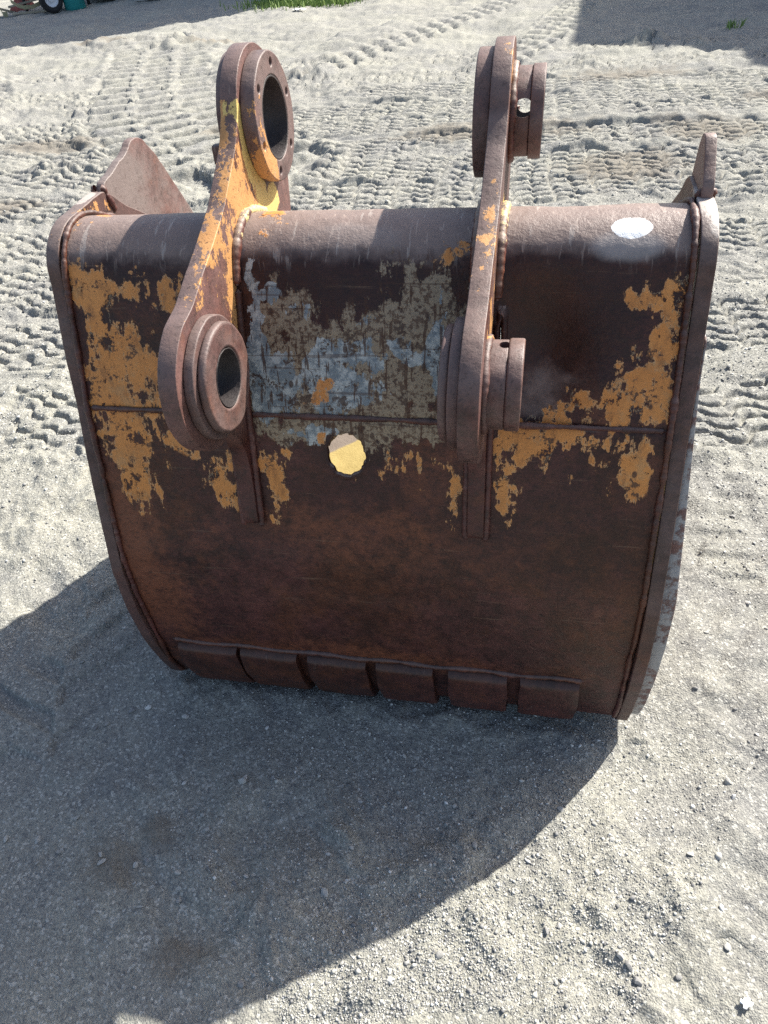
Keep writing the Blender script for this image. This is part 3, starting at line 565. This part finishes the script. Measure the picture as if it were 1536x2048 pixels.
# the right ear leans outwards a little
for o in bucket.children:
    if o.name.startswith('mounting_ear') and o['label'].startswith('right'):
        for q in [o]+list(o.children):
            n = len(q.data.vertices); co = np.empty(n*3, np.float32); q.data.vertices.foreach_get('co', co); co = co.reshape(-1, 3)
            k = np.clip(co[:, 2]-1.10, -.1, None); co[:, 0] += k*.022-.002; co[:, 2] -= np.clip(co[:, 2]-1.25, 0, None)*.06
            q.data.vertices.foreach_set('co', co.ravel()); q.data.update()

# weld line across the back where the two sheets meet
for x0, x1 in ((-.612, -.283), (-.232, .232), (.283, .612)):
    xs = np.linspace(x0, x1, 80); p = np.array([ps(SEAM+.004*x) for x in xs]); nn = np.array([pnrm(SEAM+.004*x) for x in xs])
    q = p+nn*(-.0015); weld('seam_weld', np.c_[xs, q], .0055, WELDD, shell, x0*9, .5, .012)

# wear pads round the heel
PADX = [(-.563, -.390), (-.380, -.219), (-.190, -.029), (-.003, .148), (.187, .3375), (.369, .515)]
def wear_pad(x0, x1, k):
    ss = np.r_[s_of_z(.245)+np.array([0, .002, .005, .009, .014]), np.linspace(s_of_z(.245)+.022, s_of_z(.03)+.20, 34)]; nx = 14; xs = np.linspace(x0, x1, nx); V = []
    thk = .023
    for i, s in enumerate(ss):
        p = ps(s); n = pnrm(s); edge = min(1, (s-ss[0])/.016); ho = thk*(.35*min(1, (s-ss[0])/.003)+.65*edge*(2-edge))
        for j, x in enumerate(xs):
            ex = min(j, nx-1-j); side = .0 if ex else .003
            w = .0016*float(pn(np.array(x*14.+k), np.array(s*14.)))+.0008*float(pn(np.array(x*50.+k), np.array(s*50.)))
            sl = .004*math.sin(i*.5)*(1 if j == 0 else -1)*.3 if not ex else 0
            h = max(.0, ho-side+w); z = p[1]+n[1]*h; V.append((x+sl, p[0]+n[0]*h, max(z, -.004)))
    off = len(V)
    for s in ss:
        p = ps(s); n = pnrm(s)
        for x in (xs[0], xs[-1]): V.append((x, p[0]-n[0]*.004, p[1]-n[1]*.004))
    F = []
    for i in range(len(ss)-1):
        for j in range(nx-1): F.append((i*nx+j, (i+1)*nx+j, (i+1)*nx+j+1, i*nx+j+1))
        F.append((i*nx, off+2*i, off+2*i+2, (i+1)*nx)); F.append((i*nx+nx-1, (i+1)*nx+nx-1, off+2*i+3, off+2*i+1))
    F.append(tuple(range(nx))+(off+1, off)); l = (len(ss)-1)
    F.append(tuple(l*nx+j for j in range(nx))[::-1]+(off+2*l, off+2*l+1))
    return mesh_obj('wear_pad', V, F, PAD, bucket, 45)
for k, (x0, x1) in enumerate(PADX):
    wear_pad(x0, x1, k)
weld('pad_weld', [(x, *(ps(s_of_z(.250+.004*math.sin(x*30)))+pnrm(s_of_z(.250))*-.001)) for x in np.linspace(-.575, .525, 160)], .007, WELDD, shell, 40, .4, .02)
# sand and flaked paint left on the bucket floor, lit through the open mouth
def floor_sand():
    xs = np.linspace(-.60, .60, 60); ys = np.linspace(.25, 1.195, 48); X, Y = np.meshgrid(xs, ys)
    zf = np.interp(Y, PROF[-4:, 0], PROF[-4:, 1])+.024
    edge = (X+.62)*.55+.32
    Z = zf+.035*np.clip(1-np.abs(Y-.75)/.55, 0, 1)*(.6+.5*fbm(X*4, Y*4, 3))+.003*fbm(X*20, Y*20, 2)
    n = len(xs); F = [(i*n+j, i*n+j+1, (i+1)*n+j+1, (i+1)*n+j) for i in range(len(ys)-1) for j in range(n-1)]
    return mesh_obj('sand_on_bucket_floor', np.stack([X, Y, Z], -1).reshape(-1, 3), F, inner_mat(), None, 60)
fs = floor_sand(); tag(fs, 'yellow sand lying inside the bucket, seen through the round hole', 'sand', kind='stuff')

# ------------------------------------------------------------------ things at the edge of the yard, top left
def lathe(name, prof, mat, parent, n=28, axis='z', sharp=40):
    V = []; F = []
    for r, h in prof:
        for t in np.linspace(0, 2*math.pi, n, endpoint=False):
            c, s = r*math.cos(t), r*math.sin(t); V.append((c, s, h) if axis == 'z' else (c, h, s))
    for i in range(len(prof)-1):
        for j in range(n): F.append((i*n+j, i*n+(j+1) % n, (i+1)*n+(j+1) % n, (i+1)*n+j) if axis == 'z' else (i*n+j, (i+1)*n+j, (i+1)*n+(j+1) % n, i*n+(j+1) % n))
    return mesh_obj(name, V, F, mat, parent, sharp)
RUBBER = plain('black_tyre_rubber', (.022, .022, .024), .8, .3, 30); RIM = plain('bright_wheel_rim', (.62, .64, .68), .3, .1, 20, .5)
TEAL = plain('teal_drum_paint', (.02, .23, .23), .45, .18, 4, .4); CANVAS = plain('olive_canvas_strap', (.33, .31, .20), .85, .2, 8)
TIMBER = plain('weathered_pale_timber', (.36, .32, .25), .85, .2, 9); DARKM = plain('dark_trailer_steel', (.03, .03, .032), .6, .3, 8); REDM = plain('faded_red_cloth', (.22, .07, .06), .9, .2, 8)
CONC = plain('grey_concrete', (.36, .36, .36), .9, .15, 6); PAPER = plain('white_paper', (.85, .85, .83), .8, .05, 8)
def gz(x, y): return float(ground_h(np.array([float(x)]), np.array([float(y)]))[0])
def box(name, c, d, mat, parent, rz=0, bev=.01):
    bm = bmesh.new(); bmesh.ops.create_cube(bm, size=1); bmesh.ops.scale(bm, vec=d, verts=bm.verts)
    bmesh.ops.bevel(bm, geom=list(bm.edges), offset=bev, segments=2, affect='EDGES', profile=.5)
    bmesh.ops.rotate(bm, cent=(0, 0, 0), matrix=Matrix.Rotation(rz, 3, 'Z'), verts=bm.verts); bmesh.ops.translate(bm, vec=c, verts=bm.verts)
    return bm_obj(name, bm, mat, parent)
face_cam = lambda x, y: math.atan2(-(x-.35), y+1.2)
def wheel(x, y, r, rz, label):
    e = empty('spare_wheel', (x, y, gz(x, y)), rz); tag(e, label, 'wheel')
    w = .12
    ty = lathe('tyre', [(r*.56, -w*.8), (r*.80, -w), (r*.95, -w*.8), (r, -w*.4), (r, w*.4), (r*.95, w*.8), (r*.80, w), (r*.56, w*.8), (r*.56, -w*.8)], RUBBER, e, 40, 'y')
    rm = lathe('rim', [(r*.57, -w*.82), (r*.52, -w*.86), (r*.46, -w*.5), (r*.22, -w*.35), (r*.19, -w*.75), (.001, -w*.75)], RIM, e, 32, 'y')
    for o in (ty, rm): o.location = (0, 0, r)
    for k in range(5):
        bm = bmesh.new(); bmesh.ops.create_uvsphere(bm, u_segments=8, v_segments=5, radius=r*.035, matrix=Matrix.Translation((r*.3*math.cos(k*1.2566), -w*.45, r+r*.3*math.sin(k*1.2566)))); bm_obj('wheel_nut', bm, RIM, e)
    return e
wheel(-14.0, 21.9, .33, face_cam(-14, 21.9)+.25, 'black wheel with bright silver rim beside the teal drum')
def trailer():
    x, y = -14.35, 22.75; e = empty('flat_trailer', (x, y, gz(x, y)), face_cam(x, y)); tag(e, 'dark low trailer frame behind the silver rimmed wheel, top left', 'trailer')
    box('deck', (0, 0, .62), (2.2, 1.1, .10), DARKM, e); box('side_rail', (0, -.53, .72), (2.2, .05, .12), DARKM, e)
    for sx in (-.9, .9): box('leg', (sx, 0, .29), (.09, .09, .58), DARKM, e)
trailer()
def drum():
    x, y = -13.55, 22.35; e = empty('teal_drum', (x, y, gz(x, y)-.01)); tag(e, 'teal plastic drum standing beside the dirt heap, top left', 'drum')
    r = .30; lathe('body', [(.01, 0), (r*.88, 0), (r, .05), (r, .26), (r*1.04, .28), (r*1.04, .31), (r, .33), (r, .57), (r*1.04, .59), (r*1.04, .62), (r, .64), (r, .86), (r*.9, .90)], TEAL, e, 36)
    lathe('lid', [(r*.9, .90), (r*.93, .91), (r*.93, .93), (r*.6, .935), (.01, .93)], TEAL, e, 36)
drum()
def strap(name, pts, w, mat, label, group=None):
    P = np.array(pts, float); L = np.r_[0, np.cumsum(np.linalg.norm(np.diff(P, axis=0), axis=1))]; s = np.linspace(0, L[-1], 50)
    q = np.stack([np.interp(s, L, P[:, k]) for k in range(3)], -1)
    for _ in range(6): q[1:-1] = .25*q[:-2]+.5*q[1:-1]+.25*q[2:]
    o = q[0].copy(); o[2] = gz(o[0], o[1]); tv = Vector((CAM.x-o[0], CAM.y-o[1], 0)).normalized()
    V = []
    for i, p in enumerate(q):
        g = max(gz(p[0], p[1]), -.2)
        for dz, dd in ((0, 0), (w, .05), (w, .03), (0, -.02)): V.append((p[0]-o[0]+tv.x*dd, p[1]-o[1]+tv.y*dd, p[2]+g+dz-o[2]))
    F = [(i*4+k, i*4+(k+1) % 4, i*4+4+(k+1) % 4, i*4+4+k) for i in range(len(q)-1) for k in range(4)]+[(3, 2, 1, 0), tuple(len(q)*4-4+k for k in range(4))]
    ob = mesh_obj(name, V, F, mat); ob.location = o; tag(ob, label, 'strap', group)
strap('canvas_strap', [(-15.3, 21.9, .32), (-15.0, 21.75, .16), (-14.75, 21.75, .10), (-14.45, 21.8, .14), (-14.3, 21.9, .2)], .10, CANVAS, 'sagging olive canvas strap nearest the wheel, top left')
strap('canvas_strap', [(-15.9, 22.0, .42), (-15.7, 21.85, .2), (-15.55, 21.7, .0), (-15.4, 21.7, .02)], .13, CANVAS, 'pale folded canvas strap at the left picture edge')
def board(x, y, z, l, rz, tilt, mat, label):
    bm = bmesh.new(); bmesh.ops.create_cube(bm, size=1); bmesh.ops.scale(bm, vec=(l, .16, .05), verts=bm.verts); bmesh.ops.bevel(bm, geom=list(bm.edges), offset=.006, segments=1, affect='EDGES')
    o = bm_obj('timber_board', bm, mat); o.location = (x, y, gz(x, y)+z); o.rotation_euler = (0, tilt, rz); tag(o, label, 'board', 'boards dumped at the yard edge')
board(-14.75, 21.95, .04, 1.1, .5, .03, TIMBER, 'pale board lying flat below the sagging strap')
board(-14.9, 22.25, .30, 1.3, .45, -.12, TIMBER, 'pale board propped above the sagging strap')
board(-15.5, 22.1, .12, 1.0, .9, .35, TIMBER, 'tilted pale board at the left picture edge')
def heap(name, x, y, r, h, mat, label, cat):
    n = 26; V = [(0, 0, h)]; F = []
    for i in range(1, 9):
        for j in range(n):
            t = 2*math.pi*j/n; rr = r*i/8*(1+.2*math.sin(3*t+x)+.1*math.sin(7*t)); k = h*(1-(i/8)**1.5)*(1+.25*math.sin(5*t+i)) if i < 8 else -.05
            V.append((rr*math.cos(t), rr*math.sin(t)*.7, k))
    for j in range(n): F.append((0, 1+j, 1+(j+1) % n))
    for i in range(7):
        for j in range(n): a = 1+i*n; F.append((a+j, a+n+j, a+n+(j+1) % n, a+(j+1) % n))
    o = mesh_obj(name, V, F, mat, None, 60); o.location = (x, y, gz(x, y)); tag(o, label, cat)
heap('cloth_bundle', -15.9, 23.4, .45, .5, REDM, 'faded red cloth bundle behind the canvas straps, top left', 'cloth')
DIRT = plain('brown_dirt', (.20, .165, .13), .95, .25, 5, .1, .6)
heap('dirt_heap', -12.5, 24.0, 1.7, .75, DIRT, 'brown dirt heap right of the teal drum, top left', 'dirt')
def block(x, y, label):
    o = box('concrete_block', (0, 0, .25), (.8, .5, .5), CONC, None, 0, .03); o.location = (x, y, gz(x, y)-.02); o.rotation_euler = (0, 0, .3); tag(o, label, 'block')
block(-11.35, 22.7, 'grey concrete block on the dirt heap right of the teal drum')
def litter(x, y, s, label, rz=0):
    n = 7; V = []; F = []
    for i in range(n):
        for j in range(n):
            u, v = (i/(n-1)-.5)*s*(1+.25*math.sin(j*1.7)), (j/(n-1)-.5)*s*.8*(1+.25*math.sin(i*2.1)); V.append((u, v, .012*s/.05*(.5+.5*math.sin(i*1.9+j*1.3))*.6+.003))
    for i in range(n-1):
        for j in range(n-1): F.append((i*n+j, (i+1)*n+j, (i+1)*n+j+1, i*n+j+1))
    o = mesh_obj('paper_scrap', V, F, PAPER, None, 60); o.location = (x, y, gz(x, y)+.004); o.rotation_euler = (0, 0, rz)
    m = o.modifiers.new('t', 'SOLIDIFY'); m.thickness = .0015; tag(o, label, 'litter')
litter(-5.2, 17.3, .24, 'small white scrap lying at the edge of the grass')
litter(.853, -.651, .02, 'crumpled white scrap on the gravel in the bottom right corner', .5)

# ------------------------------------------------------------------ grass
def grass_mat():
    t = NT('yard_grass_blades'); c = t.mix(t.noise(6, 4, .6), (.09, .17, .03), (.22, .30, .09)); return t.fin(c, .6, None, .3)
GRASS = grass_mat()
def grass_patch(name, n, px, py, sx, sy, h, label, seed):
    r = np.random.default_rng(seed); V = []; F = []
    for i in range(n):
        x = px+r.normal()*sx; y = py+r.normal()*sy; z = gz(x, y) if i % 6 == 0 or i == 0 else z
        a = r.uniform(0, 6.28); hh = h*r.uniform(.5, 1.3); w = .006+hh*.05; lx, ly = r.normal(size=2)*hh*.35; b = len(V)
        ca, sa = math.cos(a)*w, math.sin(a)*w
        V += [(x-ca, y-sa, z-.01), (x+ca, y+sa, z-.01), (x+lx*.4+ca*.7, y+ly*.4+sa*.7, z+hh*.6), (x+lx*.4-ca*.7, y+ly*.4-sa*.7, z+hh*.6), (x+lx, y+ly, z+hh)]
        F += [(b, b+1, b+2, b+3), (b+3, b+2, b+4)]
    o = mesh_obj(name, V, F, GRASS, None); tag(o, label, 'grass', kind='stuff')
grass_patch('grass_patch', 6500, -5.5, 19.2, .62, .50, .13, 'bright green grass patch at the top edge', 3)
grass_patch('weed_tuft', 26, 2.81, 11.64, .06, .05, .10, 'sparse green weed tuft growing in the upper right shade', 4)

# ------------------------------------------------------------------ loose stones and grit
def stone_mat():
    t = NT('loose_stone'); k = t.n('ShaderNodeObjectInfo').outputs['Random']
    c = t.ramp(k, [(0, (.20, .20, .20)), (.45, (.36, .355, .33)), (.8, (.50, .49, .45)), (1, (.66, .65, .62))])
    c = t.mix(t.mul(t.noise(160, 5, .7), .45), c, (.2, .19, .18)); return t.fin(c, .9, t.bump(t.noise(300, 3, .6), .5, .002), .2)
STONE = stone_mat()
def rock_mesh(seed):
    r = np.random.default_rng(seed); bm = bmesh.new(); bmesh.ops.create_icosphere(bm, subdivisions=2, radius=1)
    ax = r.normal(size=(7, 3)); ax /= np.linalg.norm(ax, axis=1)[:, None]; dd = r.uniform(.55, .9, 7)
    for v in bm.verts:
        for q, d in zip(ax, dd):
            k = v.co.dot(Vector(q))
            if k > d: v.co -= Vector(q)*(k-d)*.9
        v.co.x *= 1.25; v.co.z *= .7
    me = bpy.data.meshes.new('stone'); bm.to_mesh(me); bm.free(); finish(me, 28); me.materials.append(STONE); return me
ROCKS = [rock_mesh(50+i) for i in range(6)]
NAMED = [(.646, -.643, .0095, 'twin pale stone near the lower right corner, below the shadow tip'), (.613, -.601, .0085, 'single pale stone just above the twin stones, lower right'), (-.3337, -.3421, .011, 'largest grey stone in the shaded gravel below the pads')]
for x, y, r, lab in NAMED:
    o = link(bpy.data.objects.new('stone', ROCKS[0])); o.location = (x, y, gz(x, y)+r*.4); o.scale = (r, r, r); o.rotation_euler = (.2, .1, x*9); tag(o, lab, 'stone', 'loose stones')
def scatter(n, fx, label, seed):
    r = np.random.default_rng(seed); k = 0
    while k < n:
        x, y = fx(r)
        if abs(x) < .72 and -.14 < y < 1.3: continue
        s = float(np.clip(r.lognormal(-5.05, .28), .004, .014)); o = link(bpy.data.objects.new('stone', ROCKS[k % 6])); k += 1
        o.location = (x, y, gz(x, y)+s*.35); o.scale = (s, s*r.uniform(.7, 1), s*r.uniform(.7, 1)); o.rotation_euler = (r.uniform(-.4, .4), r.uniform(-.4, .4), r.uniform(0, 6.3)); tag(o, label, 'stone', 'loose stones')
scatter(60, lambda r: (r.uniform(-.9, .35), r.uniform(-.85, -.15)), 'small loose stone on the gravel below the bucket, left of the shadow edge', 11)
scatter(60, lambda r: (r.uniform(.45, 1.4), r.uniform(-.95, .9)), 'small loose stone on the sunlit gravel right of the bucket', 12)
scatter(30, lambda r: (r.uniform(-1.9, -.75), r.uniform(-.1, 2.2)), 'small loose stone on the ground left of the bucket', 13)

def grit(n):
    r = np.random.default_rng(99)
    th = np.radians(r.uniform(-50, 30, n)); rr = .45*np.exp(r.uniform(0, math.log(7.5/.45), n)); x = .3545+rr*np.sin(th); y = -1.2023+rr*np.cos(th)
    dens = fbm(x*1.7+4, y*1.7, 3); keep = (dens > r.uniform(-.75, .35, n)) & ~((np.abs(x) < .6) & (y > .0) & (y < 1.2))
    x, y, rr = x[keep], y[keep], rr[keep]; n = len(x)
    s = np.clip(r.lognormal(-6.4, .48, n), .0008, .008)*np.clip(rr/2.0, .8, 1.8); z = ground_h(x, y)+s*.25
    base = np.array([(1, 0, 0), (0, 1, 0), (-1, 0, 0), (0, -1, 0), (0, 0, .75), (0, 0, -.75)]); fc = np.array([(0, 1, 4), (1, 2, 4), (2, 3, 4), (3, 0, 4), (1, 0, 5), (2, 1, 5), (3, 2, 5), (0, 3, 5)])
    a = r.uniform(0, 6.28, n); b = r.normal(0, .5, n); V = np.repeat(base[None], n, 0)*(1+r.normal(0, .25, (n, 6, 1)))
    V[..., 0] *= r.uniform(.8, 1.5, (n, 1)); cb, sb = np.cos(b)[:, None], np.sin(b)[:, None]
    V = np.stack([V[..., 0], V[..., 1]*cb-V[..., 2]*sb, V[..., 1]*sb+V[..., 2]*cb], -1); ca, sa = np.cos(a)[:, None], np.sin(a)[:, None]
    V = np.stack([V[..., 0]*ca-V[..., 1]*sa, V[..., 0]*sa+V[..., 1]*ca, V[..., 2]], -1)*s[:, None, None]+np.stack([x, y, z], -1)[:, None]
    F = (fc[None]+(np.arange(n)*6)[:, None, None]).reshape(-1, 3)
    me = bpy.data.meshes.new('loose_grit'); me.vertices.add(n*6); me.vertices.foreach_set('co', V.ravel()); me.loops.add(F.size); me.loops.foreach_set('vertex_index', F.ravel().astype(np.int32))
    me.polygons.add(len(F)); me.polygons.foreach_set('loop_start', (np.arange(len(F))*3).astype(np.int32)); me.update(calc_edges=True)
    at = me.attributes.new('tone', 'FLOAT', 'POINT'); at.data.foreach_set('value', np.repeat(r.uniform(0, 1, n), 6).astype(np.float32))
    t = NT('loose_grit'); c = t.ramp(t.attr('tone'), [(0, (.15, .15, .15)), (.35, (.24, .24, .235)), (.7, (.40, .395, .36)), (.92, (.52, .51, .47)), (1, (.70, .69, .66))]); me.materials.append(t.fin(c, .9, None, .2))
    o = link(bpy.data.objects.new('loose_grit', me)); tag(o, 'loose grey grit strewn over the sandy ground', 'grit', kind='stuff')
grit(120000)
